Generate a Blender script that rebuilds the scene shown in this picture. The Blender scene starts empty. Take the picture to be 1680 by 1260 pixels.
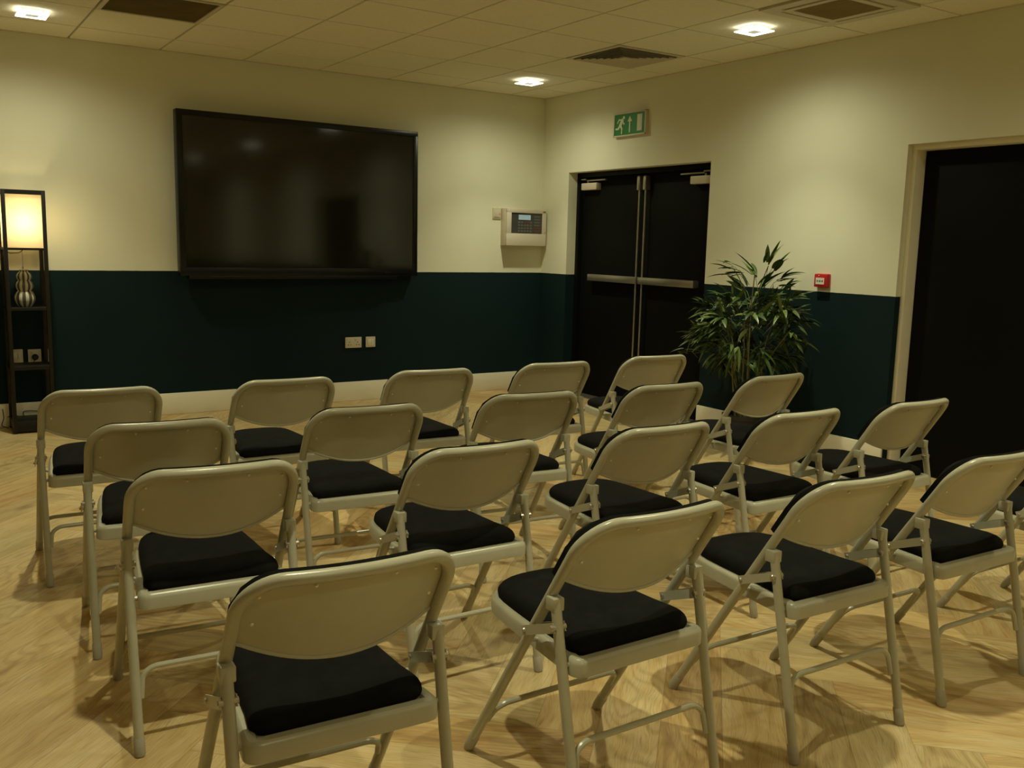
import bpy, bmesh, math, random
from mathutils import Vector, Matrix
C = bpy.context.scene.collection
random.seed(7)
PI = math.pi
H = 2.654            # ceiling height
DADO = 1.08
TX, TY, T = 0.377, 0.434, 0.6    # first ceiling grid lines from the right and the back wall

# ------------------------------------------------------------------ materials
class NT:
    def __init__(s, name):
        s.m = bpy.data.materials.new(name); s.m.use_nodes = True
        s.t = s.m.node_tree; s.n = s.t.nodes; s.l = s.t.links
        s.b = s.n['Principled BSDF']
    def new(s, ty, **kw):
        n = s.n.new(ty)
        for k, v in kw.items(): setattr(n, k, v)
        return n
    def put(s, sock, v):
        if isinstance(v, bpy.types.NodeSocket): s.l.new(v, sock)
        else: sock.default_value = v
    def mth(s, op, a, b=None, c=None):
        n = s.new('ShaderNodeMath', operation=op)
        s.put(n.inputs[0], a)
        if b is not None: s.put(n.inputs[1], b)
        if c is not None: s.put(n.inputs[2], c)
        return n.outputs[0]
    def xyz(s, v):
        n = s.new('ShaderNodeSeparateXYZ'); s.l.new(v, n.inputs[0]); return n.outputs
    def comb(s, x, y, z=0.0):
        n = s.new('ShaderNodeCombineXYZ')
        for i, v in enumerate((x, y, z)): s.put(n.inputs[i], v)
        return n.outputs[0]
    def noise(s, vec, scale, detail=3, rough=.5):
        n = s.new('ShaderNodeTexNoise'); s.l.new(vec, n.inputs['Vector'])
        n.inputs['Scale'].default_value = scale; n.inputs['Detail'].default_value = detail
        n.inputs['Roughness'].default_value = rough
        return n.outputs['Fac']
    def ramp(s, fac, stops):
        n = s.new('ShaderNodeValToRGB'); s.l.new(fac, n.inputs[0]); r = n.color_ramp
        while len(r.elements) < len(stops): r.elements.new(.5)
        for e, (p, c) in zip(r.elements, stops): e.position = p; e.color = (*c, 1)
        return n.outputs[0]
    def mix(s, fac, a, b, mode='MIX'):
        n = s.new('ShaderNodeMix', data_type='RGBA', blend_type=mode)
        s.put(n.inputs[0], fac); s.put(n.inputs[6], a if isinstance(a, bpy.types.NodeSocket) else (*a, 1)); s.put(n.inputs[7], b if isinstance(b, bpy.types.NodeSocket) else (*b, 1))
        return n.outputs[2]
    def bump(s, h, strength, dist=.002):
        n = s.new('ShaderNodeBump'); n.inputs['Strength'].default_value = strength; n.inputs['Distance'].default_value = dist
        s.l.new(h, n.inputs['Height']); s.l.new(n.outputs[0], s.b.inputs['Normal'])
    def obj(s): return s.new('ShaderNodeTexCoord').outputs['Object']
    def pos(s): return s.new('ShaderNodeNewGeometry').outputs['Position']
    def set(s, **kw):
        for k, v in kw.items():
            k = k.replace('_', ' '); i = s.b.inputs[k]
            if isinstance(v, bpy.types.NodeSocket): s.l.new(v, i)
            else: i.default_value = (*v, 1) if isinstance(v, tuple) and len(v) == 3 else v
        return s.m

def mat(name, col, rough=.5, metal=0., var=.06, scale=9., spec=.5, bump=0., bscale=200., coat=0.):
    s = NT(name)
    f = s.noise(s.obj(), scale, 3)
    c = s.ramp(f, [(.3, tuple(x*(1-var) for x in col)), (.7, tuple(min(1, x*(1+var)) for x in col))])
    if bump: s.bump(s.noise(s.obj(), bscale, 2), bump, .001)
    s.set(Base_Color=c, Roughness=rough, Metallic=metal, Coat_Weight=coat)
    s.b.inputs['Specular IOR Level'].default_value = spec
    return s.m

M = {}
M['beige_metal'] = mat('beige_powder_coat', (.45, .43, .315), .28, 0, .04, 12, .5, .06, 400)
M['cap'] = mat('beige_foot_plastic', (.40, .375, .29), .55, 0, .06)
M['steel'] = mat('zinc_bolt', (.55, .5, .42), .35, .8)
M['rivet'] = mat('rivet_painted_glint', (.85, .82, .68), .3)  # pale colour stands in for the glint of light on the rivet heads
M['pad'] = mat('black_woven_fabric', (.0068, .0070, .0060), .95, 0, .25, 30, .12, .5, 900)
M['ceiling'] = mat('mineral_ceiling_tile', (.83, .80, .65), .95, 0, .03, 40, .2, .15, 500)
M['white_metal'] = mat('white_ceiling_metal', (.62, .57, .45), .5, 0, .02)
M['cream_gloss'] = mat('cream_gloss_paint', (.88, .85, .71), .38, 0, .03, 3)
M['black'] = mat('black_paint', (.004, .0045, .0035), .5, 0, .15, 3, .12, .05, 150)
M['door'] = mat('black_door_laminate', (.0050, .0056, .0048), .6, 0, .12, 2, .07)
M['bezel'] = mat('black_bezel_plastic', (.006, .006, .0065), .3, 0, .1, 3, .35)
M['screen'] = mat('dark_display_glass', (.0110, .0100, .0078), .085, 0, .05, 2, .55)
M['plastic'] = mat('cream_plastic', (.62, .57, .45), .35, 0, .02)
M['grey_plastic'] = mat('warm_grey_plastic', (.62, .57, .47), .4, 0, .02)
M['panel_dark'] = mat('dark_keypad_foil', (.06, .06, .06), .4, 0, .1)
M['key'] = mat('grey_key', (.13, .13, .12), .5)
M['redkey'] = mat('red_key', (.16, .05, .035), .5)
M['alu'] = mat('satin_aluminium', (.44, .42, .36), .34, .85, .05)
M['red'] = mat('red_plastic', (.50, .014, .022), .35, 0, .05)
M['white'] = mat('white_label', (.75, .73, .62), .5, 0, .02)
M['green'] = mat('green_sign_film', (.008, .22, .045), .4, 0, .05)
M['signwhite'] = mat('pale_sign_film', (.7, .72, .52), .5, 0, .03)
M['mesh'] = mat('brown_filter_mesh', (.21, .16, .072), .9, 0, .12, 6)
M['mesh_light'] = mat('tan_filter_mesh', (.34, .27, .13), .9, 0, .1, 6)
M['slot'] = mat('dark_void', (.02, .017, .01), .9)
M['wood_dark'] = mat('black_brown_wood', (.011, .009, .007), .5, 0, .2, 6, .35)
M['vcream'] = mat('cream_glaze', (.62, .6, .47), .3, 0, .04)
M['vdark'] = mat('grey_brown_glaze', (.09, .08, .06), .3, 0, .1)
M['cable'] = mat('black_cable', (.01, .01, .01), .5)
M['stem'] = mat('brown_green_cane', (.12, .11, .035), .6, 0, .2, 20)
M['pot'] = mat('dark_pot', (.02, .02, .018), .5)
M['soil'] = mat('dark_soil', (.02, .014, .008), 1., 0, .4, 60, .2, 1., 120)
M['lens'] = mat('grey_lens', (.5, .5, .46), .3)

def emis(name, col, strength, base=(.8, .8, .75)):
    s = NT(name)
    s.set(Base_Color=base, Emission_Color=col, Emission_Strength=strength, Roughness=.3); return s.m
M['glow'] = emis('lit_glass', (1., .97, .76), 4.)
M['glow_c'] = emis('lit_lens', (.85, .86, .72), .35)
M['lcd'] = emis('lcd_screen', (.42, .62, .60), .32, (.2, .25, .25))
M['led'] = emis('red_led', (1., .1, .05), .3, (.3, .02, .01))

# two-colour painted wall: cream above, dark teal dado below
def wall_mat():
    s = NT('two_tone_wall_paint'); p = s.pos(); z = s.xyz(p)[2]
    wob = s.mth('MULTIPLY', s.mth('SUBTRACT', s.noise(p, 14, 2), .5), .003)
    f = s.mth('GREATER_THAN', s.mth('ADD', z, wob), DADO)
    n = s.noise(p, 2.5, 3)
    up = s.ramp(n, [(.3, (.74, .74, .595)), (.7, (.77, .77, .62))])
    lo = s.ramp(n, [(.3, (.0064, .0186, .0215)), (.7, (.0074, .0208, .0238))])
    s.bump(s.noise(p, 260, 2), .12, .0006)
    s.set(Base_Color=s.mix(f, lo, up), Roughness=s.mth('MULTIPLY_ADD', f, .1, .8))
    s.b.inputs['Specular IOR Level'].default_value = .12
    return s.m
M['wall'] = wall_mat()

# herringbone oak planks, 45 degrees to the walls
def floor_mat():
    s = NT('herringbone_oak'); p = s.xyz(s.pos()); W, N = .172, 7
    k1 = 1/(math.sqrt(2)*W)
    u = s.mth('ADD', s.mth('MULTIPLY', s.mth('ADD', p[0], p[1]), k1), 29.45)
    v = s.mth('ADD', s.mth('MULTIPLY', s.mth('SUBTRACT', p[1], p[0]), k1), .67)
    i, j = s.mth('FLOOR', u), s.mth('FLOOR', v); fu, fv = s.mth('SUBTRACT', u, i), s.mth('SUBTRACT', v, j)
    k = s.mth('FLOORED_MODULO', s.mth('SUBTRACT', i, j), 2*N)
    hor = s.mth('LESS_THAN', k, N-.5)
    def sel(a, b): return s.mth('ADD', s.mth('MULTIPLY', a, hor), s.mth('MULTIPLY', b, s.mth('SUBTRACT', 1., hor)))
    kk = s.mth('SUBTRACT', 2*N-1, k)
    idx = sel(s.mth('SUBTRACT', i, k), i); idy = sel(j, s.mth('SUBTRACT', j, kk))
    lx = sel(s.mth('ADD', k, fu), s.mth('ADD', kk, fv))       # along, 0..N
    ly = sel(fv, fu)                                          # across 0..1
    wn = s.new('ShaderNodeTexWhiteNoise', noise_dimensions='3D')
    s.l.new(s.comb(idx, idy, s.mth('MULTIPLY', hor, 7.)), wn.inputs['Vector'])
    r = wn.outputs['Value']; rc = s.new('ShaderNodeSeparateColor'); s.l.new(wn.outputs['Color'], rc.inputs[0])
    ox = s.mth('MULTIPLY', rc.outputs[0], 50); oy = s.mth('MULTIPLY', rc.outputs[1], 50)
    # grain coordinates, warped
    gx = s.mth('ADD', lx, ox); gy = s.mth('ADD', ly, oy)
    warp = s.noise(s.comb(s.mth('MULTIPLY', gx, .5), gy, 1.), 1.3, 2)
    gy2 = s.mth('ADD', gy, s.mth('MULTIPLY', warp, .45))
    fine = s.noise(s.comb(s.mth('MULTIPLY', gx, .8), s.mth('MULTIPLY', gy2, 20.), 0.), 2.2, 4, .65)
    broad = s.noise(s.comb(s.mth('MULTIPLY', gx, .35), s.mth('MULTIPLY', gy2, 2.6), 3.), 1.6, 3, .5)
    rings = s.mth('SINE', s.mth('MULTIPLY', s.noise(s.comb(s.mth('MULTIPLY', gx, .28), s.mth('MULTIPLY', gy, .9), 9.), 1.2, 1, .4), 95.))
    knot = s.new('ShaderNodeTexVoronoi'); s.l.new(s.comb(s.mth('MULTIPLY', gx, .55), gy, 5.), knot.inputs['Vector']); knot.inputs['Scale'].default_value = .55
    kd = s.ramp(knot.outputs['Distance'], [(.0, (1, 1, 1)), (.07, (.55, .55, .55)), (.13, (0, 0, 0))])
    tone = s.mth('ADD', s.mth('MULTIPLY', r, .34), s.mth('MULTIPLY', broad, .95))
    base = s.ramp(tone, [(.25, (.40, .245, .095)), (.48, (.52, .345, .145)), (.68, (.62, .45, .205)), (.88, (.66, .51, .27))])
    base = s.mix(s.mth('MULTIPLY', s.mth('GREATER_THAN', rc.outputs[1], .62), .55), base, s.ramp(broad, [(.3, (.43, .335, .165)), (.7, (.60, .50, .28))]))
    streak = s.ramp(fine, [(.28, (.60, .55, .46)), (.44, (.93, .92, .89)), (.62, (1.06, 1.07, 1.06))])
    c = s.mix(1., base, streak, 'MULTIPLY')
    ringc = s.ramp(s.mth('MULTIPLY_ADD', rings, .5, .5), [(.0, (.80, .76, .70)), (.5, (1, 1, 1)), (1, (1.03, 1.03, 1.03))])
    c = s.mix(s.mth('MULTIPLY', s.mth('GREATER_THAN', rc.outputs[2], .6), .7), c, s.mix(1., c, ringc, 'MULTIPLY'))
    c = s.mix(s.mth('MULTIPLY', kd, .55), c, (.13, .07, .028))
    # seams
    def edge(x, w): return s.mth('LESS_THAN', s.mth('MINIMUM', x, s.mth('SUBTRACT', w, x)), .0065)
    seam = s.mth('MAXIMUM', edge(ly, 1.), edge(lx, float(N)))
    c = s.mix(s.mth('MULTIPLY', seam, .38), c, (.12, .07, .03))
    s.bump(s.mth('SUBTRACT', fine, seam), .10, .001)
    s.set(Base_Color=c, Roughness=s.mth('MULTIPLY_ADD', fine, .14, .38))
    s.b.inputs['Specular IOR Level'].default_value = .4
    return s.m
M['floor'] = floor_mat()

def leaf_mat():
    s = NT('glossy_bamboo_leaf'); o = s.new('ShaderNodeNewGeometry').outputs['Random Per Island']
    c = s.ramp(o, [(.0, (.022, .048, .011)), (.45, (.045, .085, .018)), (.8, (.10, .155, .035)), (1, (.20, .25, .075))])
    s.set(Base_Color=c, Roughness=.38); s.b.inputs['Specular IOR Level'].default_value = .45
    return s.m
M['leaf'] = leaf_mat()

def shade_mat():
    s = NT('linen_lamp_shade')
    w = s.xyz(s.obj())
    wv = s.mth('MULTIPLY', s.mth('SINE', s.mth('MULTIPLY', w[2], 900.)), .02)
    out = s.n['Material Output']
    tr = s.new('ShaderNodeBsdfTranslucent'); tr.inputs[0].default_value = (.95, .86, .66, 1)
    df = s.new('ShaderNodeBsdfDiffuse'); df.inputs[0].default_value = (.8, .74, .6, 1)
    mx = s.new('ShaderNodeMixShader'); s.l.new(s.mth('ADD', wv, .35), mx.inputs[0])
    s.l.new(tr.outputs[0], mx.inputs[1]); s.l.new(df.outputs[0], mx.inputs[2]); s.l.new(mx.outputs[0], out.inputs[0])
    return s.m
M['shade'] = shade_mat()

# ------------------------------------------------------------------ mesh helpers
def link(name, bm, m, parent=None, loc=None, smooth=35):
    me = bpy.data.meshes.new(name); bmesh.ops.recalc_face_normals(bm, faces=bm.faces[:]); bm.to_mesh(me); bm.free()
    for x in (m if isinstance(m, list) else [m]): me.materials.append(x)
    if smooth:
        me.shade_smooth(); me.set_sharp_from_angle(angle=math.radians(smooth))
    o = bpy.data.objects.new(name, me); C.objects.link(o)
    if parent: o.parent = parent
    if loc: o.location = loc
    return o
def tag(o, label=None, cat=None, group=None, kind=None):
    if label: o['label'] = label
    if cat: o['category'] = cat
    if group: o['group'] = group
    if kind: o['kind'] = kind
    return o
def thing(name, label, cat, loc=(0, 0, 0), rz=0, group=None):
    o = bpy.data.objects.new(name, None); C.objects.link(o); o.empty_display_size = .1
    o.location = loc; o.rotation_euler = (0, 0, rz); return tag(o, label, cat, group)
def struct(name, bm, m, **k):
    return tag(link(name, bm, m, **k), kind='structure')
def box(bm, x0, y0, z0, x1, y1, z1, bev=0, mi=0, seg=2):
    vs = [bm.verts.new(p) for p in ((x0,y0,z0),(x1,y0,z0),(x1,y1,z0),(x0,y1,z0),(x0,y0,z1),(x1,y0,z1),(x1,y1,z1),(x0,y1,z1))]
    fs = [bm.faces.new([vs[i] for i in q]) for q in ((0,3,2,1),(4,5,6,7),(0,1,5,4),(1,2,6,5),(2,3,7,6),(3,0,4,7))]
    for f in fs: f.material_index = mi
    if bev:
        es = list({e for f in fs for e in f.edges})
        r = bmesh.ops.bevel(bm, geom=es, offset=bev, segments=seg, affect='EDGES', profile=.5)
        for f in r['faces']: f.material_index = mi
    return bm
def B(*a, **k): return box(bmesh.new(), *a, **k)
def tube(bm, pts, r, n=12, mi=0, closed=False):
    pts = [Vector(p) for p in pts]; rs = r if isinstance(r, (list, tuple)) else [r]*len(pts)
    rings = []; up = None; L = len(pts)
    for i, p in enumerate(pts):
        a = pts[(i-1) % L] if (i > 0 or closed) else p; b = pts[(i+1) % L] if (i < L-1 or closed) else p
        t = (b-a).normalized()
        if up is None:
            up = t.orthogonal().normalized()
        up = (up - t*up.dot(t)).normalized(); s = t.cross(up)
        rings.append([bm.verts.new(p + (up*math.cos(2*PI*k/n) + s*math.sin(2*PI*k/n))*rs[i]) for k in range(n)])
    for i in range(L if closed else L-1):
        A, Bq = rings[i], rings[(i+1) % L]
        for k in range(n):
            f = bm.faces.new((A[k], A[(k+1) % n], Bq[(k+1) % n], Bq[k])); f.material_index = mi
    if not closed:
        bm.faces.new(rings[0][::-1]).material_index = mi; bm.faces.new(rings[-1]).material_index = mi
    return bm
def TB(*a, **k): return tube(bmesh.new(), *a, **k)
def slab(bm, outline, layers, mi=0):
    """outline: convex CCW list of (x, y); layers: (inset, z) from the bottom up"""
    n = len(outline); cen = Vector((sum(p[0] for p in outline)/n, sum(p[1] for p in outline)/n))
    nor = []
    for i in range(n):
        a, b = Vector(outline[i-1]), Vector(outline[(i+1) % n]); t = (b-a).normalized(); nor.append(Vector((t.y, -t.x)))
    rings = []
    for ins, z in layers:
        ring = []
        for p, q in zip(outline, nor):
            P = Vector(p); P = P - q*min(ins, .05)
            if ins > .05: P = cen + (P-cen)*(1-(ins-.05)/.18)
            ring.append(bm.verts.new((P.x, P.y, z)))
        rings.append(ring)
    for A, Bq in zip(rings, rings[1:]):
        for k in range(n): bm.faces.new((A[k], A[(k+1) % n], Bq[(k+1) % n], Bq[k])).material_index = mi
    bm.faces.new(rings[0][::-1]).material_index = mi; bm.faces.new(rings[-1]).material_index = mi
    return bm
def lathe(bm, prof, cen=(0, 0), n=32, lob=0, amp=0, stripe=False):
    rings = []
    for r, z in prof:
        rings.append([bm.verts.new((cen[0]+r*(1+amp*math.cos(lob*2*PI*k/n))*math.cos(2*PI*k/n), cen[1]+r*(1+amp*math.cos(lob*2*PI*k/n))*math.sin(2*PI*k/n), z)) for k in range(n)])
    for A, Bq in zip(rings, rings[1:]):
        for k in range(n):
            f = bm.faces.new((A[k], A[(k+1) % n], Bq[(k+1) % n], Bq[k]))
            if stripe: f.material_index = 1 if math.cos(lob*2*PI*(k+.5)/n) < -.15 else 0
    bm.faces.new(rings[0][::-1]); bm.faces.new(rings[-1]); return bm
def prism(bm, poly, fn, d, mi=0):
    """poly of (a, b); fn(a, b, h) -> point; thickness d"""
    A = [bm.verts.new(fn(a, b, 0)) for a, b in poly]; Q = [bm.verts.new(fn(a, b, d)) for a, b in poly]; n = len(poly)
    bm.faces.new(A[::-1]).material_index = mi; bm.faces.new(Q).material_index = mi
    for k in range(n): bm.faces.new((A[k], A[(k+1) % n], Q[(k+1) % n], Q[k])).material_index = mi
    return bm
def arc(cx, cy, r, a0, a1, n): return [(cx+r*math.cos(a0+(a1-a0)*i/n), cy+r*math.sin(a0+(a1-a0)*i/n)) for i in range(n+1)]

# ------------------------------------------------------------------ room shell
XL, YR = -6.9, -10.4
WT = .16
fl = B(XL-WT, YR-WT, -.12, .30, WT, 0); struct('floor', fl, M['floor'])
struct('wall_back', B(XL-WT, 0, 0, .30, WT, H+.1), M['wall'])
struct('wall_left', B(XL-WT, YR, 0, XL, 0, H+.1), M['wall'])
struct('wall_rear', B(XL-WT, YR-WT, 0, .30, YR, H+.1), M['wall'])
# right wall with two openings
D1 = (-2.15, -.40); D2 = (-5.02, -3.765); DZ = 1.977; RD = .15
w = bmesh.new()
def wbox(y0, y1, z0, z1): box(w, 0, y0, z0, .30, y1, z1)
wbox(D1[1], 0, 0, H+.1); wbox(D2[1], D1[0], 0, H+.1); wbox(YR, D2[0], 0, H+.1)
wbox(D1[0], D1[1], DZ, H+.1); wbox(D2[0], D2[1], DZ, H+.1)
struct('wall_right', w, M['wall'])
# skirting boards
def skirt(name, x0, y0, x1, y1):
    struct(name, B(x0, y0, 0, x1, y1, .162, bev=.004), M['cream_gloss'])
skirt('baseboard_back', XL, -.018, -.001, -.0005)
skirt('baseboard_right', -.018, D2[1], -.0005, D1[0])
struct('trim_1', B(-.018, D1[1], 0, -.0005, -.019, .162, bev=.004), M['cream_gloss'])
skirt('baseboard_rear', XL, YR+.0005, 0, YR+.018)
skirt('baseboard_left', XL+.0005, YR+.02, XL+.018, -.02)
struct('trim_2', B(-.018, YR+.02, 0, -.0005, D2[0], .162, bev=.004), M['cream_gloss'])

# suspended ceiling: tiles with fine reveals between them, fixtures take the place of some tiles
cols = [0, -TX]
while cols[-1] - T > XL: cols.append(cols[-1]-T)
cols.append(XL)
rows = [0, -TY]
while rows[-1] - T > YR: rows.append(rows[-1]-T)
rows.append(YR)
def cell(x, y):
    for a, b in zip(cols, cols[1:]):
        if b < x <= a: cx = (b, a)
    for a, b in zip(rows, rows[1:]):
        if b < y <= a: cy = (b, a)
    return cx[0], cx[1], cy[0], cy[1]
CAS = [(-.677, -3.734), (-4.277, -6.134)]; DIF = [(-.677, -1.934), (-3.677, -8.534)]; GRL = [(-3.677, -1.334)]
skip = {cell(x, y) for x, y in CAS+DIF+GRL}
c = bmesh.new(); box(c, XL, YR, H+.009, 0, 0, H+.05, mi=1)
g = .006
for a, b in zip(cols, cols[1:]):
    for p, q in zip(rows, rows[1:]):
        if (b, a, q, p) in skip: continue
        ga = 0 if a == 0 else g; gb = 0 if b == XL else g; gp = 0 if p == 0 else g; gq = 0 if q == YR else g
        z0, z1, e = H, H+.008, .002
        A = [c.verts.new(v) for v in ((b+gb+e, q+gq+e, z0), (a-ga-e*(ga > 0), q+gq+e, z0), (a-ga-e*(ga > 0), p-gp-e*(gp > 0), z0), (b+gb+e, p-gp-e*(gp > 0), z0))]
        Q = [c.verts.new(v) for v in ((b+gb, q+gq, z1), (a-ga, q+gq, z1), (a-ga, p-gp, z1), (b+gb, p-gp, z1))]
        c.faces.new(A[::-1])
        for k in range(4): c.faces.new((A[k], A[(k+1) % 4], Q[(k+1) % 4], Q[k]))
grid_m = mat('ceiling_grid_metal', (.42, .37, .27), .6)
struct('ceiling', c, [M['ceiling'], grid_m], smooth=0)
struct('trim_3', B(XL, -.014, H-.004, 0, -.0005, H+.006), M['white_metal'])
struct('trim_4', B(-.014, YR, H-.004, -.0005, -.014, H+.006), M['white_metal'])

# ------------------------------------------------------------------ ceiling lights
LP = [(x, y) for y in (-.734, -3.134, -5.534, -7.934) for x in (-.677, -2.477, -4.277)]
LP.remove((-2.477, -.734))
LL = {0: 'square glass ceiling downlight in the corner above the two walls',
      1: 'square glass ceiling downlight above the shelf lamp, top left',
      2: 'square glass ceiling downlight beside the air conditioning cassette'}
LIGHT_W = 67.
dl = None
def sq(bm, a, b, z0, z1, mi=0):
    box(bm, -a, -a, z0, a, -b, z1, mi=mi); box(bm, -a, b, z0, a, a, z1, mi=mi)
    box(bm, -a, -b, z0, -b, b, z1, mi=mi); box(bm, b, -b, z0, a, b, z1, mi=mi)
for i, (x, y) in enumerate(LP):
    lab = LL.get(i if i < 2 else (2 if i == 2 else 9), 'square glass ceiling downlight further back in the room')
    r = thing('ceiling_downlight', lab, 'ceiling light', (x, y, H), 0, 'recessed glass downlights')
    if dl is None:
        hb = bmesh.new(); sq(hb, .062, .05, -.006, .0); box(hb, -.05, -.05, -.001, .05, .05, .0)
        for sx in (-1, 1):
            for sy in (-1, 1): box(hb, sx*.055-.004, sy*.055-.004, -.024, sx*.055+.004, sy*.055+.004, -.006)
        h = link('housing', hb, M['white_metal'], r, smooth=0)
        pb = bmesh.new(); sq(pb, .083, .036, -.030, -.024)
        p = link('glass_plate', pb, M['glow'], r, smooth=0); p['label'] = 'lit square glass plate'
        lb = B(-.035, -.035, -.031, .035, .035, -.025, bev=.001); ln = link('lens', lb, M['glow_c'], r)
        dl = (h, p, ln)
    else:
        for o in dl:
            k = o.copy(); C.objects.link(k); k.parent = r
    for en, cone in ((LIGHT_W, 88), (LIGHT_W*.42, 164)):     # lens beam and the wide spill of the glass
        L = bpy.data.lights.new('downlight_bulb', 'SPOT'); L.energy = en; L.color = (1., .98, .665)
        L.spot_size = math.radians(cone); L.spot_blend = 1.; L.shadow_soft_size = .028
        lo = bpy.data.objects.new('downlight_bulb', L); C.objects.link(lo); lo.parent = r; lo.location = (0, 0, -.05)

# ------------------------------------------------------------------ ceiling fixtures
def cassette(x, y, lab):
    r = thing('air_conditioning_cassette', lab, 'air conditioner', (x, y, H), 0)
    b = bmesh.new()
    # frame with four air slots: outer ring, inner ring, recessed dark slots
    sq(b, .297, .235, -.012, .006); sq(b, .205, .168, -.014, .006)
    for sx in (-1, 1):
        box(b, sx*.22-.0152, -.235, -.012, sx*.22+.0152, -.19, .006); box(b, sx*.22-.0152, .19, -.012, sx*.22+.0152, .235, .006)
        box(b, -.205, sx*.22-.0152, -.012, -.19, sx*.22+.0152, .006); box(b, .19, sx*.22-.0152, -.012, .205, sx*.22+.0152, .006)
    link('panel_frame', b, M['white_metal'], r, smooth=0)
    for k in range(4):
        s = B(-.19, -.012, -.010, .19, .012, -.007); o = link('flap', s, M['white_metal'], r, smooth=0)
        o.location = (Matrix.Rotation(k*PI/2, 3, 'Z') @ Vector((0, .222, .002))); o.rotation_euler = (math.radians(-38) if 0 else 0, 0, k*PI/2)
        s = B(-.19, -.0155, .002, .19, .0155, .005); o = link('air_slot', s, M['slot'], r, smooth=0)
        o.location = (Matrix.Rotation(k*PI/2, 3, 'Z') @ Vector((0, .22, 0))); o.rotation_euler = (0, 0, k*PI/2)
    gb = B(-.168, -.168, -.010, .168, .168, -.004, mi=0)
    for k in range(28):
        t = -.162 + k*.012; box(gb, -.166, t-.0015, -.0125, .166, t+.0015, -.010)
    link('intake_grille', gb, M['mesh_light'], r, smooth=0)
cassette(*CAS[0], 'square white air conditioning cassette with brown mesh intake, above right wall')
cassette(*CAS[1], 'square ceiling air conditioning cassette behind the camera')
def diffuser(x, y, lab):
    r = thing('air_diffuser', lab, 'air vent', (x, y, H), 0)
    b = bmesh.new(); sq(b, .297, .262, -.004, .006)
    link('frame', b, M['white_metal'], r, smooth=0)
    link('backing', B(-.262, -.262, .0035, .262, .262, .006), M['slot'], r, smooth=0)
    for k in range(6):
        a = .255 - k*.037; v = bmesh.new()
        # one sloping square vane: inner top edge, outer bottom edge
        for s in range(4):
            R = Matrix.Rotation(s*PI/2, 3, 'Z'); i, o = a-.013, a
            q = [(-i, i, .000), (i, i, .000), (o, o, -.013), (-o, o, -.013)]; q2 = [(-i, i+.002, .000), (i, i+.002, .000), (o, o+.002, -.013), (-o, o+.002, -.013)]
            A = [v.verts.new(R @ Vector(t)) for t in q]; Q = [v.verts.new(R @ Vector(t)) for t in q2]
            v.faces.new(A); v.faces.new(Q[::-1])
            for n_ in range(4): v.faces.new((A[n_], A[(n_+1) % 4], Q[(n_+1) % 4], Q[n_]))
        link('vane', v, M['white_metal'], r, smooth=0)
    link('core', B(-.040, -.040, -.013, .040, .040, .002, bev=.003), M['white_metal'], r, smooth=0)
diffuser(*DIF[0], 'square four way air diffuser with dark slots, near the corner downlight')
diffuser(*DIF[1], 'square ceiling air diffuser behind the camera')
r = thing('ceiling_grille', 'large brown mesh return grille in the ceiling above the screen', 'air vent', (*GRL[0], H))
b = bmesh.new(); sq(b, .297, .272, -.006, .006); link('frame', b, M['white_metal'], r, smooth=0)
b = B(-.272, -.272, .000, .272, .272, .005)
for k in range(36): t = -.266+k*.0152; box(b, -.27, t-.0015, -.003, .27, t+.0015, 0)
link('mesh_panel', b, M['mesh'], r, smooth=0)

# ------------------------------------------------------------------ wall display
TVY = -.11
tx0, tx1, tz0, tz1 = -3.312, -1.340, 1.050, 2.243
r = thing('wall_display', 'large black switched-off display mounted on the back wall', 'screen', ((tx0+tx1)/2, -.06, tz0), math.radians(-.0))
def rel(o, root): 
    return o
def bk(name, bm, m, root, **k):   # build in world coordinates, parent to root
    o = link(name, bm, m, root, **k); o.matrix_parent_inverse = Matrix.Identity(4)
    inv = (Matrix.Translation(root.location) @ Matrix.Rotation(root.rotation_euler.z, 4, 'Z')).inverted()
    o.data.transform(inv); return o
f = bmesh.new(); bz = .044
box(f, tx0, TVY, tz1-bz, tx1, -.03, tz1, bev=.004); box(f, tx0, TVY, tz0, tx1, -.03, tz0+.062, bev=.004)
box(f, tx0, TVY, tz0+.05, tx0+bz, -.03, tz1-.03, bev=.004); box(f, tx1-bz, TVY, tz0+.05, tx1, -.03, tz1-.03, bev=.004)
bk('bezel', f, M['bezel'], r)
bk('screen_panel', B(tx0+.03, TVY+.006, tz0+.05, tx1-.03, -.034, tz1-.03), M['screen'], r, smooth=0)
bk('rear_case', B(tx0+.4, -.034, tz0+.15, tx1-.4, -.021, tz1-.15, bev=.004), M['bezel'], r)
bk('wall_bracket', B(tx0+.7, -.022, tz0+.3, tx1-.7, -.0085, tz1-.3), M['bezel'], r, smooth=0)
bk('pen_tray', B(tx0+.06, TVY-.006, tz0-.024, tx1-.19, -.05, tz0+.001, bev=.004), M['bezel'], r)
f = bmesh.new()
for k in range(3): tube(f, [(tx1-.30+k*.022, TVY-.003, tz0+.03), (tx1-.30+k*.022, TVY+.002, tz0+.03)], .0035, 10)
bk('port_cover', f, M['panel_dark'], r)
r.location.y -= .009; r.rotation_euler = (math.radians(-.4), 0, math.radians(1.6))      # hung very slightly askew

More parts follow.
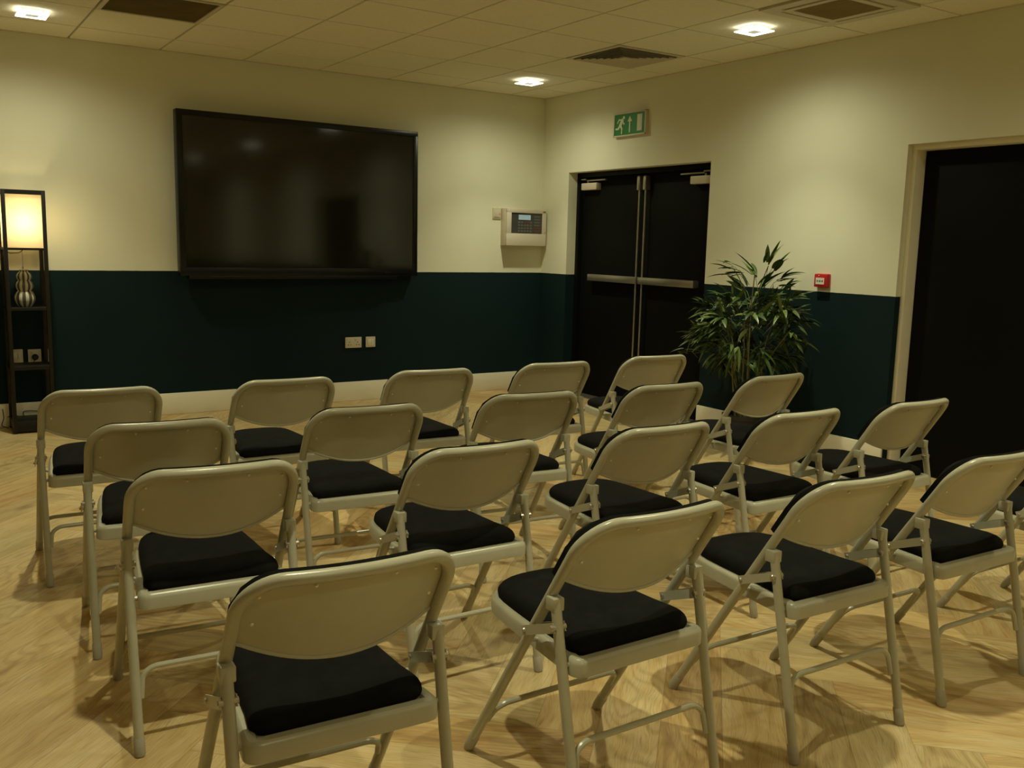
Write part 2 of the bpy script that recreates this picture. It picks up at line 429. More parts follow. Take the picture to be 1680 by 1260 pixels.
# ------------------------------------------------------------------ sockets and plates
def plate(name, lab, x0, x1, z0, z1, kind, cat='socket', group=None):
    r = thing(name, lab, cat, ((x0+x1)/2, 0, (z0+z1)/2), 0, group)
    w2, h2 = (x1-x0)/2, (z1-z0)/2
    link('face_plate', B(-w2, -.011, -h2, w2, .001, h2, bev=.003), M['plastic'], r)
    def sock(cx):
        d = bmesh.new()
        for a, b_ in ((0, .012), (-.011, -.010), (.011, -.010)): box(d, cx+a-.0035, -.0122, b_-.012, cx+a+.0035, -.0108, b_-.005)
        link('pin_hole', d, M['slot'], r, smooth=0)
        link('rocker_switch', B(cx-.006-.018, -.0145, .018, cx+.006-.018, -.010, .034, bev=.0015), M['plastic'], r)
    if kind == 'double': sock(-.036); sock(.036)
    if kind == 'single': sock(0)
    if kind == 'data':
        link('module', B(-.025, -.013, -.026, .025, -.0105, .026, bev=.001), M['white'], r)
        link('module_gap', B(.006, -.0138, -.020, .0075, -.0128, .022), M['redkey'], r, smooth=0)
    if kind == 'spur':
        link('fuse_carrier', B(-.03, -.013, -.030, .012, -.0105, .03, bev=.001), M['plastic'], r)
        link('indicator', B(.022, -.013, -.012, .031, -.0105, -.002), M['led'], r, smooth=0)
        link('cable_slot', B(-.032, -.0118, -.040, .032, -.0108, -.036), M['slot'], r, smooth=0)
    return r
plate('wall_socket', 'cream double power socket low on the teal wall under the display', -1.961, -1.816, .4475, .5365, 'double')
plate('data_plate', 'small cream square data plate right of the double socket', -1.777, -1.690, .448, .536, 'data', 'plate')
plate('fused_spur', 'small cream switch plate with red light beside the control panel', -.5425, -.4565, 1.560, 1.657, 'spur', 'switch')
plate('wall_socket', 'cream blank-looking socket behind the shelf lamp, left of the plugged one', -4.430, -4.354, .444, .536, 'data')
pr = plate('wall_socket', 'cream socket with black plug in it, behind the shelf lamp', -4.323, -4.240, .443, .533, 'single')
plate('wall_socket', 'narrow sliver of cream plate at the right post of the shelf lamp', -4.222, -4.186, .443, .533, 'blank')

# ------------------------------------------------------------------ fire alarm panel
r = thing('control_panel', 'cream fire alarm control panel with small lit display near the corner', 'control panel', (-.236, 0, 1.49))
X0, X1, Z0, Z1 = -.216, .216, -.165, .167
link('casing', B(X0, -.085, Z0, X1, .001, Z1, bev=.006), M['grey_plastic'], r)
cv = bmesh.new(); box(cv, X0, -.103, Z0, X1, -.086, -.055, bev=.004); box(cv, X0, -.103, .128, X1, -.086, Z1, bev=.004)
box(cv, X0, -.103, -.058, X0+.05, -.086, .131, bev=.003); box(cv, X1-.045, -.103, -.058, X1, -.086, .131, bev=.003)
d = link('front_cover', cv, M['grey_plastic'], r)
kp = link('keypad', B(X0+.045, -.093, -.060, X1-.04, -.0855, .130), M['panel_dark'], r, smooth=0)
link('lcd', B(-.085, -.0955, .068, .045, -.0925, .112), M['lcd'], kp, smooth=0)
for rr in range(4):
    for cc in range(5):
        kx = -.08 + cc*.032; kz = .045 - rr*.026
        link('key', B(kx-.011, -.0952, kz-.008, kx+.011, -.0928, kz+.008), M['redkey'] if (rr, cc) in ((0, 2), (0, 3)) else M['key'], kp, smooth=0)
for rr in range(6):
    link('indicator_strip', B(.085, -.0945, .10-rr*.026-.006, .15, -.0928, .10-rr*.026+.006), M['key'] if rr < 4 else M['redkey'], kp, smooth=0)
link('lock', TB([(X1-.016, -.107, -.04), (X1-.016, -.100, -.04)], .006), M['steel'], d)
link('badge', B(X1-.04, -.1045, .138, X1-.012, -.1025, .150), M['key'], d, smooth=0)

# ------------------------------------------------------------------ exit sign
r = thing('exit_sign', 'green emergency exit sign with running figure and up arrow', 'sign', (0, -1.238, 2.321))
def SP(a, b_, h): return (-.024-h, -a, b_)       # a to the viewer's right along -y, b up
fr = bmesh.new(); FW, FH = .200, .095
box(fr, -.022, -FW, -FH, .001, FW, FH, bev=.003)
link('sign_box', fr, M['plastic'], r)
fr = bmesh.new()
for (a0, b0, a1, b1) in ((-FW, FH-.012, FW, FH), (-FW, -FH, FW, -FH+.012), (-FW, -FH, -FW+.012, FH), (FW-.012, -FH, FW, FH)):
    box(fr, -.032, a0, b0, -.0215, a1, b1, bev=.002)
link('sign_frame', fr, M['plastic'], r)
gp = link('green_panel', B(-.025, -FW+.010, -FH+.010, -.0215, FW-.010, FH-.010), M['green'], r, smooth=0)
def sgn(name, polys, m=M['signwhite']):
    b = bmesh.new()
    for k, p in enumerate(polys): prism(b, p, lambda a, c_, h: (-.0252-h, -a, c_), .0016+.0001*k)
    return link(name, b, m, gp, smooth=0)
def bar(x0, y0, x1, y1, w):
    d = Vector((x1-x0, y1-y0)).normalized()*w/2; n = Vector((-d.y, d.x))
    return [(x0+n.x-d.x*.3, y0+n.y-d.y*.3), (x0-n.x-d.x*.3, y0-n.y-d.y*.3), (x1-n.x+d.x*.3, y1-n.y+d.y*.3), (x1+n.x+d.x*.3, y1+n.y+d.y*.3)]
ox = -.115
sgn('running_figure', [arc(ox+.040, .055, .0125, 0, 2*PI, 16)[:-1], bar(ox+.026, .040, ox-.006, -.008, .030),
    bar(ox+.024, .036, ox-.020, .042, .011), bar(ox-.020, .042, ox-.040, .016, .011), bar(ox+.028, .030, ox+.040, .002, .010), bar(ox+.040, .002, ox+.052, .010, .009),
    bar(ox-.006, -.008, ox-.030, -.030, .018), bar(ox-.030, -.030, ox-.060, -.030, .014), bar(ox+.004, -.008, ox+.020, -.034, .018), bar(ox+.020, -.034, ox+.018, -.072, .013)])
sgn('arrow', [[(-.028, .020), (.028, .020), (0, .062)], [(-.007, -.066), (.007, -.066), (.007, .024), (-.007, .024)]])
sgn('door_symbol', [[(.092, -.062), (.150, -.062), (.150, .066), (.092, .066)]])

# ------------------------------------------------------------------ manual call point
r = thing('call_point', 'red fire alarm call point on the wall right of the plant', 'alarm', (0, -3.232, 1.153))
link('back_box', B(-.020, -.050, -.044, 0.001, .050, .044, bev=.004), M['red'], r)
cp = link('cover', B(-.040, -.048, -.042, -.019, .048, .042, bev=.005), M['red'], r)
ep = link('press_plate', B(-.0425, -.033, -.024, -.0395, .033, .018), M['white'], cp, smooth=0)
link('symbol', B(-.0440, -.005, -.008, -.0422, .005, .002), M['panel_dark'], ep, smooth=0)
tri = bmesh.new()
for s in (-1, 1): prism(tri, [(s*.024, -.010), (s*.024, .004), (s*.010, -.003)], lambda a, b_, h: (-.0423-h, a, b_), .0012)
link('arrow_mark', tri, M['panel_dark'], ep, smooth=0)
link('status_lamp', TB([(-.0435, .010, .032), (-.038, .010, .032)], .004, 10), M['signwhite'], cp)

# ------------------------------------------------------------------ double door
DX = .135
r = tag(thing('door_1', None, None, (0, (D1[0]+D1[1])/2, 0)), kind='structure')
fr = bmesh.new()
box(fr, DX-.04, D1[0]-.0, 0, .20, D1[0]+.042, DZ, bev=.002); box(fr, DX-.04, D1[1]-.042, 0, .20, D1[1], DZ, bev=.002); box(fr, DX-.04, D1[0]+.04, DZ-.042, .20, D1[1]-.04, DZ, bev=.002)
bk('door_frame', fr, M['black'], r)
mid = (D1[0]+D1[1])/2 - .012
for (y0, y1) in ((D1[0]+.044, mid-.002), (mid+.002, D1[1]-.044)):
    lf = bk('door_leaf', B(DX, y0, .006, DX+.045, y1, DZ-.044, bev=.002), M['door'], r)
    s = 1 if y0 > mid else -1            # s=+1: left leaf as seen
    # vertical rod of the panic latch, near the meeting edge
    yr = mid + s*.038
    bk('panic_rod', TB([(DX-.035, yr, .02), (DX-.035, yr, 1.90)], .0085, 12), M['alu'], r)
    bk('rod_latch', B(DX-.055, yr-.017, 1.80, DX+.001, yr+.017, 1.915, bev=.006), M['alu'], r)
    # panic bar
    ye = mid + s*.665
    pb = bmesh.new(); box(pb, DX-.062, min(mid+s*.012, ye), 1.036, DX-.012, max(mid+s*.012, ye), 1.092, bev=.002)
    bk('panic_bar', pb, M['alu'], r)
    em = bmesh.new()
    for yy in (mid+s*.05, ye-s*.03): box(em, DX-.014, yy-.028, 1.042, DX+.001, yy+.028, 1.086, bev=.003)
    bk('panic_bar_mount', em, M['alu'], r)
    # overhead closer
    yh = D1[1]-.060 if s > 0 else D1[0]+.060
    cb = bmesh.new(); a, b_ = sorted((yh-s*.02, yh-s*.235)); box(cb, DX-.055, a, 1.825, DX+.001, b_, 1.885, bev=.006)
    cl = bk('door_closer', cb, M['plastic'], r)
    ar = bmesh.new(); yp = yh-s*.09
    tube(ar, [(DX-.03, yp, 1.886), (DX-.03, yp, 1.902)], .010, 12)
    box(ar, DX-.050, min(yp, yp-s*.26), 1.900, DX-.028, max(yp, yp-s*.26), 1.912, bev=.002)
    box(ar, DX-.060, min(yh-s*.02, yp+s*.0), 1.912, DX-.020, max(yh-s*.02, yp), 1.922, bev=.002)
    bk('closer_arm', ar, M['alu'], r)
struct('trim_5', B(0, D1[0], -.002, .2, D1[1], .005), M['alu'])

# ------------------------------------------------------------------ single black door on the right
r = tag(thing('door_2', None, None, (0, (D2[0]+D2[1])/2, 0)), kind='structure')
fr = bmesh.new(); fw = .03
box(fr, .045, D2[0], 0, .22, D2[0]+fw, DZ, bev=.003); box(fr, .045, D2[1]-fw, 0, .22, D2[1], DZ, bev=.003); box(fr, .045, D2[0]+fw-.002, DZ-fw, .22, D2[1]-fw+.002, DZ, bev=.003)
bk('door_frame', fr, M['cream_gloss'], r)
lf = bk('door_leaf', B(.135, D2[0]+fw+.003, .006, .18, D2[1]-fw-.003, DZ-fw-.003, bev=.002), M['door'], r)
hb = bmesh.new(); tube(hb, [(.136, D2[0]+.11, 1.0), (.09, D2[0]+.11, 1.0), (.085, D2[0]+.12, 1.0), (.085, D2[0]+.22, 1.0)], .009)
box(hb, .128, D2[0]+.085, .93, .136, D2[0]+.135, 1.08, bev=.003)
bk('door_handle', hb, M['alu'], r)

# ------------------------------------------------------------------ shelf lamp
lx0, lx1, ly0, ly1, lz = -4.462, -4.203, -.315, -.045, 1.612
r = thing('shelf_lamp', 'tall black wooden shelf lamp with glowing linen shade at the left edge', 'lamp', ((lx0+lx1)/2, (ly0+ly1)/2, 0))
pw = .024
for x in (lx0, lx1-pw):
    for y in (ly0, ly1-pw):
        bk('post', B(x, y, 0, x+pw, y+pw, lz-.0005, bev=.0015), M['wood_dark'], r)
def ring(z0, z1):
    b = bmesh.new(); e = .001
    box(b, lx0+pw, ly0+e, z0, lx1-pw, ly0+pw-e, z1); box(b, lx0+pw, ly1-pw+e, z0, lx1-pw, ly1-e, z1)
    box(b, lx0+e, ly0+pw, z0, lx0+pw-e, ly1-pw, z1); box(b, lx1-pw+e, ly0+pw, z0, lx1-e, ly1-pw, z1); return b
bk('top_rail', ring(lz-.030, lz-.001), M['wood_dark'], r, smooth=0)
bk('shade_rail', ring(1.222, 1.236), M['wood_dark'], r, smooth=0)
bk('shelf', B(lx0+.004, ly0+.004, .826, lx1-.004, ly1-.004, .842), M['wood_dark'], r, smooth=0)
bk('shelf', B(lx0+.004, ly0+.004, .428, lx1-.004, ly1-.004, .450), M['wood_dark'], r, smooth=0)
bk('base', B(lx0+.003, ly0+.003, .012, lx1-.003, ly1-.003, .078, bev=.002), M['wood_dark'], r)
sh = bmesh.new(); q = .010
sx0, sx1, sy0, sy1 = lx0+q, lx1-q, ly0+q, ly1-q
for (a, b_, c_, d_) in ((sx0, sy0, sx1, sy0), (sx1, sy0, sx1, sy1), (sx1, sy1, sx0, sy1), (sx0, sy1, sx0, sy0)):
    vs = [sh.verts.new(v) for v in ((a, b_, 1.237), (c_, d_, 1.237), (c_, d_, lz-.030), (a, b_, lz-.030))]; sh.faces.new(vs)
bmesh.ops.remove_doubles(sh, verts=sh.verts[:], dist=.0001)
so = bk('lamp_shade', sh, M['shade'], r, smooth=0); so['label'] = 'glowing cream linen shade'
cxl, cyl = (lx0+lx1)/2, (ly0+ly1)/2
bk('lamp_holder', TB([(cxl, cyl, 1.228), (cxl, cyl, 1.30)], .016), M['black'], r)
bk('holder_bar', B(lx0+pw, cyl-.008, 1.224, lx1-pw, cyl+.008, 1.230), M['black'], r, smooth=0)
M['bulb'] = emis('lit_bulb', (1., .76, .36), 5.)
bb = bmesh.new(); bmesh.ops.create_uvsphere(bb, u_segments=20, v_segments=12, radius=.03, matrix=Matrix.Translation((cxl, cyl, 1.345)))
bl = bk('bulb', bb, M['bulb'], r); bl.visible_shadow = True
L = bpy.data.lights.new('lamp_bulb_light', 'POINT'); L.energy = 2.8; L.color = (1., .74, .36); L.shadow_soft_size = .03
lo = bpy.data.objects.new('lamp_bulb_light', L); C.objects.link(lo); lo.parent = r; lo.location = (0, 0, 1.40)
pc = bmesh.new(); tube(pc, [(cxl-.01, cyl, 1.228), (cxl-.01, cyl, 1.11)], .0018, 6)
for k in range(10): 
    bmesh.ops.create_icosphere(pc, subdivisions=1, radius=.0032, matrix=Matrix.Translation((cxl-.01, cyl, 1.22-k*.012)))
tube(pc, [(cxl-.01, cyl, 1.112), (cxl-.01, cyl, 1.095)], .005, 8)
bk('pull_chain', pc, M['steel'], r)
def crv(pts, n=10):
    P = [Vector(p) for p in pts]; P = [P[0]]+P+[P[-1]]; out = []
    for i in range(1, len(P)-2):
        for k in range(n):
            t = k/n; a, b_, c_, d_ = P[i-1:i+3]
            out.append(.5*((2*b_)+(c_-a)*t+(2*a-5*b_+4*c_-d_)*t*t+(3*b_-a-3*c_+d_)*t**3))
    return out+[P[-2]]
cd = tube(bmesh.new(), crv([(cxl, cyl, 1.226), (cxl-.03, cyl-.02, 1.205), (cxl-.08, cyl-.03, 1.200), (lx0+.02, ly1-.04, 1.19), (lx0+.018, ly1-.030, 1.0), (lx0+.018, ly1-.03, .6), (lx0+.03, ly1+.010, .46)]), .0028, 8)
bk('power_cord', cd, M['cable'], r)

vc = (cxl+.0, cyl, .842)
r = thing('striped_vase', 'ribbed gourd-shaped vase striped cream and grey on the shelf lamp', 'vase', (cxl-.008, cyl, .8425))
prof = []
def bulge(z0, z1, rmin0, rmax, rmin1, n=10):
    for k in range(n):
        t = k/n; base = rmin0+(rmin1-rmin0)*t; prof.append((base+(rmax-(rmin0+rmin1)/2)*math.sin(PI*t)**.8, z0+(z1-z0)*t))
bulge(.0, .108, .036, .062, .040); bulge(.108, .176, .040, .052, .036); bulge(.176, .236, .036, .046, .025)
prof += [(.025, .236), (.030, .246), (.026, .246), (.021, .236), (.02, .20)]
link('vase_body', lathe(bmesh.new(), prof, n=72, lob=9, amp=.045, stripe=True), [M['vcream'], M['vdark']], r)

# plug and cables
plg = tag(link('power_plug', lathe(bmesh.new(), [(.019, 0), (.021, .006), (.021, .020), (.014, .030)], n=20), M['cable'], None), 'round black plug in the socket behind the shelf lamp', 'plug')
plg.location = (-4.280, -.0115, .480); plg.rotation_euler = (PI/2, 0, 0)
cb = tube(bmesh.new(), crv([(-4.280, -.035, .462), (-4.29, -.04, .445), (-4.25, -.03, .40), (-4.20, -.024, .30), (-4.195, -.028, .15), (-4.24, -.032, .10), (-4.33, -.034, .105), (-4.372, -.034, .10), (-4.365, -.034, .06), (-4.34, -.034, .006)]), .0028, 8)
tag(link('cable', cb, M['cable']), 'thin black cable against the skirting, inside the shelf lamp frame', 'cable')
cb = tube(bmesh.new(), crv([(-4.47, -.034, .07), (-4.44, -.034, .085), (-4.40, -.036, .07), (-4.37, -.034, .04), (-4.345, -.036, .020), (-4.30, -.03, .004)]), .0028, 8)
tag(link('cable', cb, M['cable']), 'black cable looping low behind the shelf lamp base', 'cable')
cb = tube(bmesh.new(), crv([(-4.50, -.034, .13), (-4.495, -.038, .07), (-4.51, -.05, .02), (-4.48, -.06, .004), (-4.475, -.09, .004)]), .0028, 8)
tag(link('cable', cb, M['cable']), 'black cable on the floor left of the shelf lamp', 'cable')

# ------------------------------------------------------------------ plant
r = thing('potted_plant', 'leafy green bamboo-like plant in front of the teal wall', 'plant', (-.36, -2.93, 0))
pb = lathe(bmesh.new(), [(.095, 0), (.10, .01), (.125, .22), (.132, .222), (.132, .25), (.118, .25), (.115, .225), (.02, .222)], n=36)
pt = link('pot', pb, M['pot'], r)
link('soil', lathe(bmesh.new(), [(.116, .205), (.116, .228), (.06, .234)], n=24), M['soil'], r)
rnd = random.Random(11)
stems = [((.02, .05), (.05, .28), 1.00), ((-.03, .03), (-.10, .14), .92), ((.0, -.02), (.02, -.02), 1.20), ((.03, -.04), (.10, -.22), 1.02), ((-.02, -.01), (-.14, -.10), .95), ((.04, .0), (.12, .10), .98), ((.0, .02), (-.02, .42), .80), ((.0, -.03), (-.02, -.38), .85)]
for (a, b_, h) in stems:
    P = crv([(a[0], a[1], .21), (a[0]*1.2+b_[0]*.1, a[1]*1.2+b_[1]*.12, .45), (b_[0]*.6, b_[1]*.6, .21+(h-.21)*.72), (b_[0], b_[1], h)], 8)
    rs = [.0075-.0045*i/(len(P)-1) for i in range(len(P))]
    link('stem', TB(P, rs, 8), M['stem'], r)
lf = bmesh.new()
def leaf(bm, base, d, L, W, droop, roll=0):
    d = d.normalized(); side = d.cross(Vector((0, 0, 1)))
    if side.length < .1: side = Vector((1, 0, 0))
    side.normalize(); side = Matrix.Rotation(roll, 3, d) @ side
    n = 6; prev = None; p = Vector(base); q = d.copy()
    for i in range(n+1):
        t = i/n; w_ = W*math.sin(PI*min(1, t*.93+.07))**.75*(1-.35*t) if i < n else .0004
        nrm = side.cross(q).normalized(); sd = (side - q*side.dot(q)).normalized()
        l = bm.verts.new(p - sd*w_/2 + nrm*w_*.16); c_ = bm.verts.new(p); rr = bm.verts.new(p + sd*w_/2 + nrm*w_*.16)
        if prev: bm.faces.new((prev[0], prev[1], c_, l)); bm.faces.new((prev[1], prev[2], rr, c_))
        prev = (l, c_, rr)
        q = (q + Vector((0, 0, -droop/n))).normalized(); p = p + q*(L/n)
def okp(p): return p.x < .30
def cluster(cen, out, nl, L=.15, spread=.9, droop=.8, tw=True, W_=.032):
    cen = Vector(cen); out = Vector(out).normalized()
    if tw:
        st = cen - out*.10 - Vector((0, 0, .05)); tube(lf, [st, cen-out*.04, cen], .0018, 5)
    for k in range(nl):
        v = (out + Vector((rnd.uniform(-1, 1), rnd.uniform(-1, 1), rnd.uniform(-.8, .7)))*spread)
        b0 = cen + Vector((rnd.uniform(-1, 1), rnd.uniform(-1, 1), rnd.uniform(-1, 1)))*.025
        l_ = L*rnd.uniform(.7, 1.2)
        v.normalize()
        if b0.x + v.x*l_ > .30: v.x = -abs(v.x)*.5
        leaf(lf, b0, v, l_, W_*rnd.uniform(.75, 1.2), droop*rnd.uniform(.4, 1.4), rnd.uniform(-.5, .5))
# main crown: dense, wide, flattened ellipsoid of drooping whorls
for k in range(84):
    th = rnd.uniform(0, 2*PI); rr = rnd.uniform(.25, 1)**.6; zz = rnd.uniform(-1, 1)
    hr = math.sqrt(max(0, 1-zz*zz*.8))
    x = .24*rr*hr*math.cos(th); y = .42*rr*hr*math.sin(th); z = .84+.21*zz - .05*abs(y)/.4
    cluster((x, y, z), (math.cos(th)*.7, math.sin(th), .22+zz*.35), 8)
for k in range(10): cluster((rnd.uniform(-.1, .15), rnd.uniform(-.25, .3), rnd.uniform(.55, .68)), (rnd.uniform(-.6, .3), rnd.uniform(-1, 1), -.5), 5, .13)
# sparse spray at the top
for (x, y, z, ox_, oy_, oz_, n_) in ((.0, .10, 1.19, 0, .8, .25, 4), (.0, .17, 1.23, -.1, 1, .3, 3), (.02, -.02, 1.17, 0, .3, .6, 4), (.03, -.12, 1.24, 0, -.2, 1, 4), (.02, -.16, 1.22, 0, -.6, .8, 4),
                                    (.04, -.20, 1.15, 0, -1, .5, 5), (.05, -.24, 1.10, 0, -.9, .4, 4), (.0, -.34, 1.05, 0, -1, .45, 3), (.02, -.08, 1.10, 0, -.2, .5, 5), (.0, .05, 1.09, 0, .5, .4, 4)):
    cluster((x, y, z), (ox_, oy_, oz_), n_+1, .165, .5, .35, True, .040)
for P in ([(.02, -.02, .95), (.02, -.06, 1.08), (.03, -.12, 1.24)], [(.0, .0, .95), (.0, .06, 1.10), (.0, .17, 1.23)], [(.05, -.1, .95), (.04, -.18, 1.05), (.03, -.26, 1.12)], [(.0, .2, .62), (-.05, .42, .64), (-.05, .52, .63)]):
    tube(lf, crv(P), .003, 6)
cluster((-.05, .50, .62), (-.1, 1, -.15), 4, .14, .4, .3)
link('foliage', lf, M['leaf'], r, smooth=60)

# ------------------------------------------------------------------ folding chair
SL = .64
def py(z): return .4896 - SL*z
NF = Vector((0, .842, .54))
ZT, ZC, XC = .7455, .664, .136
def xw(z): return .2168 - .005*min(1, z/.65)
def bow(x, z): return max(0, 1-(x/.212)**2)*(.034+.032*max(0, ZT-z)/.2)
def chair():
    r = thing('folding_chair', 'x', 'chair')
    bm_ = M['beige_metal']; R = .0130
    # upper hoop: from the seat bracket up, round the corners and across
    P = []
    zs = .435
    side = [(xw(zs+(ZC-zs)*i/4), zs+(ZC-zs)*i/4) for i in range(5)]
    x1 = xw(ZC); corner = []
    for i in range(1, 11):
        a = PI/2*i/10; corner.append((XC+(x1-XC)*math.cos(a), ZC+(ZT-ZC)*math.sin(a)))
    top = [(XC*(1-i/6), ZT) for i in range(1, 7)]
    half = side+corner+top
    full = [(-x, z) for x, z in half] + [(x, z) for x, z in half[::-1][1:]]
    hoop = [(x, py(z)-bow(x, z)*(0 if z < .6 else min(1, (z-.6)/.05)), z) for x, z in full]
    link('back_frame', TB(hoop, R, 14), bm_, r)
    # pressed steel back panel
    nx, nz = 24, 8; pn = bmesh.new()
    def ztop(x):
        x = abs(x)
        if x <= XC: return ZT
        return ZC+(ZT-ZC)*math.sqrt(max(0, 1-((x-XC)/(x1-XC))**2))
    def zbot(x): a = abs(x)/.205; return .536+(.590-.536)*(a**2.1 if a < .93 else .93**2.1+(a-.93)*.9)
    def pt(x, t, off=0, e=0):
        zb, zt = zbot(x)-e*0, ztop(x); z = zb+(zt-zb)*t
        return Vector((x, py(z)-bow(x, z), z)) + NF*off
    def sheet(o0, o1, xm, t0=0., t1=1., puff=0):
        b = bmesh.new(); F = []; K = []
        for i in range(nx+1):
            x = -xm+2*xm*i/nx; a, c_ = [], []
            for j in range(nz+1):
                t = t0+(t1-t0)*j/nz
                ex = min(1, (xm-abs(x))/.03); et = min(1, min(t-t0, t1-t)/(.14*(t1-t0)))
                pf = puff*(max(0, ex)**.5)*(max(0, et)**.5)
                a.append(b.verts.new(pt(x, t, o0))); c_.append(b.verts.new(pt(x, t, o1+pf)))
            F.append(a); K.append(c_)
        for G, fl_ in ((F, 0), (K, 1)):
            for i in range(nx):
                for j in range(nz):
                    q = (G[i][j], G[i+1][j], G[i+1][j+1], G[i][j+1]); b.faces.new(q if fl_ else q[::-1])
        for i in range(nx):
            for j in (0, nz): b.faces.new((F[i][j], F[i+1][j], K[i+1][j], K[i][j]))
        for j in range(nz):
            for i in (0, nx): b.faces.new((F[i][j], F[i][j+1], K[i][j+1], K[i][j]))
        return b
    pnl = sheet(.009, .012, .2085)
    tube(pnl, [pt(-.2085+.417*i/24, 0, .009) for i in range(25)], .0048, 8)
    pl = link('back_panel', pnl, bm_, r)
    for s in (-1, 1):
        for (x, z) in ((.178, .634), (.174, .700), (.078, .716)):
            t = (z-zbot(x))/(ztop(x)-zbot(x)); p0 = pt(s*x, t, .0085)
            link('rivet', TB([p0, p0-NF*.0028], [.0042, .0026], 8), M['rivet'], pl)
    link('back_cushion', sheet(.014, .027, .216, 0.01, .985, .015), M['pad'], r)
    # seat pan
    pts = [(.166, .049)] + arc(.171, .077, .028, -PI/2, 0, 5)[1:] + [(.192, .17), (.182, .28), (.173, .38), (.165, .44)]
    pts += [(.158, .475), (.143, .506), (.118, .530), (.085, .545), (.045, .553), (0, .556)]
    outl = pts + [(-x, y) for x, y in pts[::-1][1:]]
    sp = slab(bmesh.new(), outl, [(.006, .371), (.0, .374), (.0, .402), (.003, .410), (.009, .4145), (.016, .4145), (.026, .4145), (.030, .408)])
    link('seat_pan', sp, bm_, r)
    cp_ = [(0, .073), (.06, .073), (.11, .074)] + arc(.140, .114, .040, -PI/2, 0, 6) + [(.172, .17), (.165, .28), (.157, .38), (.150, .44)]
    cp_ += [(.143, .472), (.128, .500), (.104, .520), (.075, .533), (.04, .540), (0, .542)]
    col_ = cp_ + [(-x, y) for x, y in cp_[::-1][1:-1]]
    sc = bmesh.new(); pr_ = None; cy_ = .31
    for k_, z_ in ((.975, .409), (.992, .415), (1., .422), (.994, .430), (.975, .438), (.94, .4445), (.88, .450), (.78, .4545), (.62, .4575), (.42, .459), (.2, .4595)):
        rg = [sc.verts.new((x*k_, cy_+(y-cy_)*k_, z_)) for x, y in col_]
        if pr_:
            for q_ in range(len(rg)): sc.faces.new((pr_[q_-1], pr_[q_], rg[q_], rg[q_-1]))
        else: sc.faces.new(rg[::-1])
        pr_ = rg
    cv_ = sc.verts.new((0, cy_, .4595))
    for q_ in range(len(pr_)): sc.faces.new((pr_[q_-1], pr_[q_], cv_))
    link('seat_cushion', sc, M['pad'], r)
    # legs
    for s in (-1, 1):
        d = Vector((0, -SL, 1)).normalized()
        f0 = Vector((s*.2168, py(.010), .010))
        lg = link('leg', TB([(s*.2168, py(.012), .012), (s*xw(.436), py(.436), .436)], R, 14), bm_, r)
        link('foot_cap', TB([f0+Vector((0, .004, -.0095)), f0+d*.006, f0+d*.045, f0+d*.049], [.0135, .0145, .0145, .0125], 14), M['cap'], lg)
        lg = link('leg', TB([(s*.215, .0015, .010), (s*.2175, .1165, .548)], R*.97, 14), bm_, r)
        link('foot_cap', TB([(s*.215, .000, .0005), (s*.215, .001, .006), (s*.2152, .0105, .046), (s*.2152, .011, .050)], [.0125, .0142, .0142, .012], 14), M['cap'], lg)
        xa, xb = sorted((s*.2005, s*.2305))
        link('bracket', B(xa, .103, .519, xb, .136, .551, bev=.003), bm_, r)
        # folding link between the legs
        lk = bmesh.new()
        for xo in (s*.2015, s*.2325):
            a, c_ = Vector((xo, .098, .486)), Vector((xo, .222, .436)); n_ = Vector((0, .37, .93))*.0115
            vs = [a-n_, c_-n_, c_+n_, a+n_]
            A = [lk.verts.new(v-Vector((.0013, 0, 0))) for v in vs]; Q = [lk.verts.new(v+Vector((.0013, 0, 0))) for v in vs]
            lk.faces.new(A[::-1]); lk.faces.new(Q)
            for k in range(4): lk.faces.new((A[k], A[(k+1) % 4], Q[(k+1) % 4], Q[k]))
        lo_ = link('link_bar', lk, bm_, r, smooth=0)
        link('bolt', TB([(s*.197, .102, .484), (s*.1985, .102, .484), (s*.2355, .102, .484), (s*.2385, .102, .484)], [.005, .0075, .0075, .005], 10), M['steel'], lo_)
        link('bolt', TB([(s*.197, .214, .440), (s*.1985, .214, .440), (s*.2355, .214, .440), (s*.2385, .214, .440)], [.004, .006, .006, .004], 10), M['steel'], lo_)
        link('hinge_pin', TB([(s*.186, .086, .397), (s*.207, .086, .397)], .0062, 10), bm_, r)
        link('hinge_pin', TB([(s*.180, .226, .400), (s*.205, .226, .405)], .0055, 10), bm_, r)
    # stretchers
    def stretcher(zc, dz, xe, yfn, rr=.0078, rc=.045):
        P = [(-xe, yfn(zc-dz), zc-dz)]
        for i in range(0, 9):
            a = PI/2*i/8; x = xe-.004-rc*(1-math.cos(a))*0 - rc*(1-math.cos(a)); z = zc-rc*.75*(1-math.sin(a)); P.append((-x, yfn(z), z))
        Q = P + [(-x, y, z) for x, y, z in P[::-1]]
        return TB(Q, rr, 10)
    link('stretcher', stretcher(.168, .055, .206, lambda z: py(z)-.004), bm_, r)
    link('stretcher', stretcher(.218, .075, .203, lambda z: .214*z+.004), bm_, r)
    return r
def kids(o): return [c_ for c_ in bpy.data.objects if c_.parent == o]
proto = chair()
tree = [(k, kids(k)) for k in kids(proto)]
def dup():
    r = proto.copy(); C.objects.link(r)
    for k, sub in tree:
        c_ = k.copy(); C.objects.link(c_); c_.parent = r
        for s in sub:
            d = s.copy(); C.objects.link(d); d.parent = c_
    return r
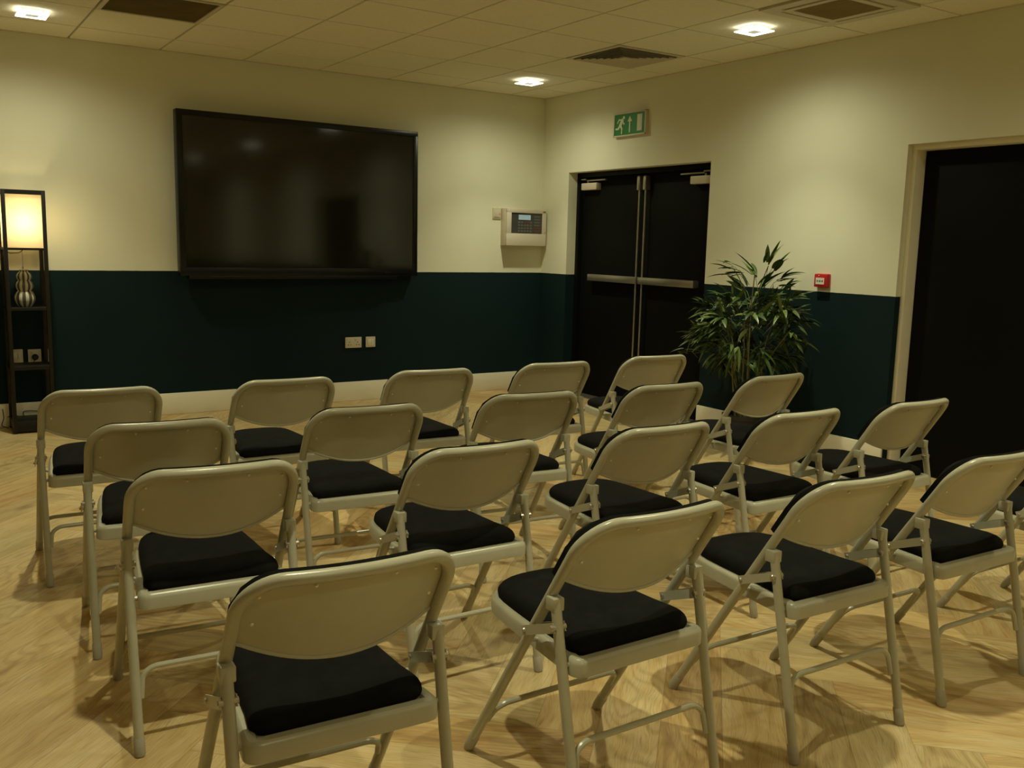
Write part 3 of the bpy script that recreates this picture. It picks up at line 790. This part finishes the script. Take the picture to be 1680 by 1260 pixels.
POS = [
 [(-4.363,-5.716,-.054),(-3.620,-5.732,0),(-2.921,-5.757,-.039),(-2.281,-5.770,-.032),(-1.553,-5.776,-.017)],
 [(-4.376,-4.861,-.076),(-3.629,-4.959,-.015),(-2.925,-4.979,-.017),(-2.259,-5.003,-.010),(-1.618,-5.045,.001)],
 [(-4.369,-4.203,-.089),(-3.657,-4.228,-.069),(-2.946,-4.228,-.101),(-2.261,-4.269,-.027),(-1.565,-4.262,.038)],
 [(-4.412,-3.443,-.040),(-3.690,-3.474,-.028),(-2.987,-3.460,-.085),(-2.284,-3.468,-.057),(-1.587,-3.441,-.080)]]
RN = ['row nearest the camera', 'second row from the camera', 'third row from the camera', 'row nearest the display']
CN = ['leftmost', 'second from left', 'middle', 'second from right', 'rightmost']
for i, row in enumerate(POS):
    for j, (x, y, a) in enumerate(row):
        o = proto if i == j == 0 else dup()
        o.location = (x, y, 0); o.rotation_euler = (0, 0, a)
        
        o['label'] = f'beige black-padded folding chair, {CN[j]} in the {RN[i]}'
        o['group'] = 'folding chairs in four rows'

# ------------------------------------------------------------------ camera, world, view
def RV(yaw, pitch, roll):
    f = Vector((math.sin(yaw)*math.cos(pitch), math.cos(yaw)*math.cos(pitch), math.sin(pitch)))
    r_ = Vector((math.cos(yaw), -math.sin(yaw), 0)); u = r_.cross(f)
    c_, s_ = math.cos(roll), math.sin(roll)
    return c_*r_+s_*u, -s_*r_+c_*u, f
R_, U_, F_ = RV(.5802, -.14868, .024430)
cam = bpy.data.cameras.new('camera'); co = bpy.data.objects.new('camera', cam); C.objects.link(co)
cam.sensor_width = 36; cam.lens = 1533.84/1680*36; cam.clip_start = .02
co.matrix_world = Matrix.Translation((-5.03901, -7.24804, 1.33963)) @ Matrix((R_, U_, -F_)).transposed().to_4x4()
bpy.context.scene.camera = co
wd = bpy.data.worlds.new('world'); bpy.context.scene.world = wd; wd.use_nodes = True
wd.node_tree.nodes['Background'].inputs[0].default_value = (0, 0, 0, 1); wd.node_tree.nodes['Background'].inputs[1].default_value = 0
vs = bpy.context.scene.view_settings
vs.view_transform = 'Standard'; vs.look = 'None'; vs.gamma = 1; vs.use_curve_mapping = False; vs.exposure = 0
bpy.context.scene.cycles.max_bounces = 10; bpy.context.scene.cycles.diffuse_bounces = 6
bpy.context.scene.cycles.use_denoising = True
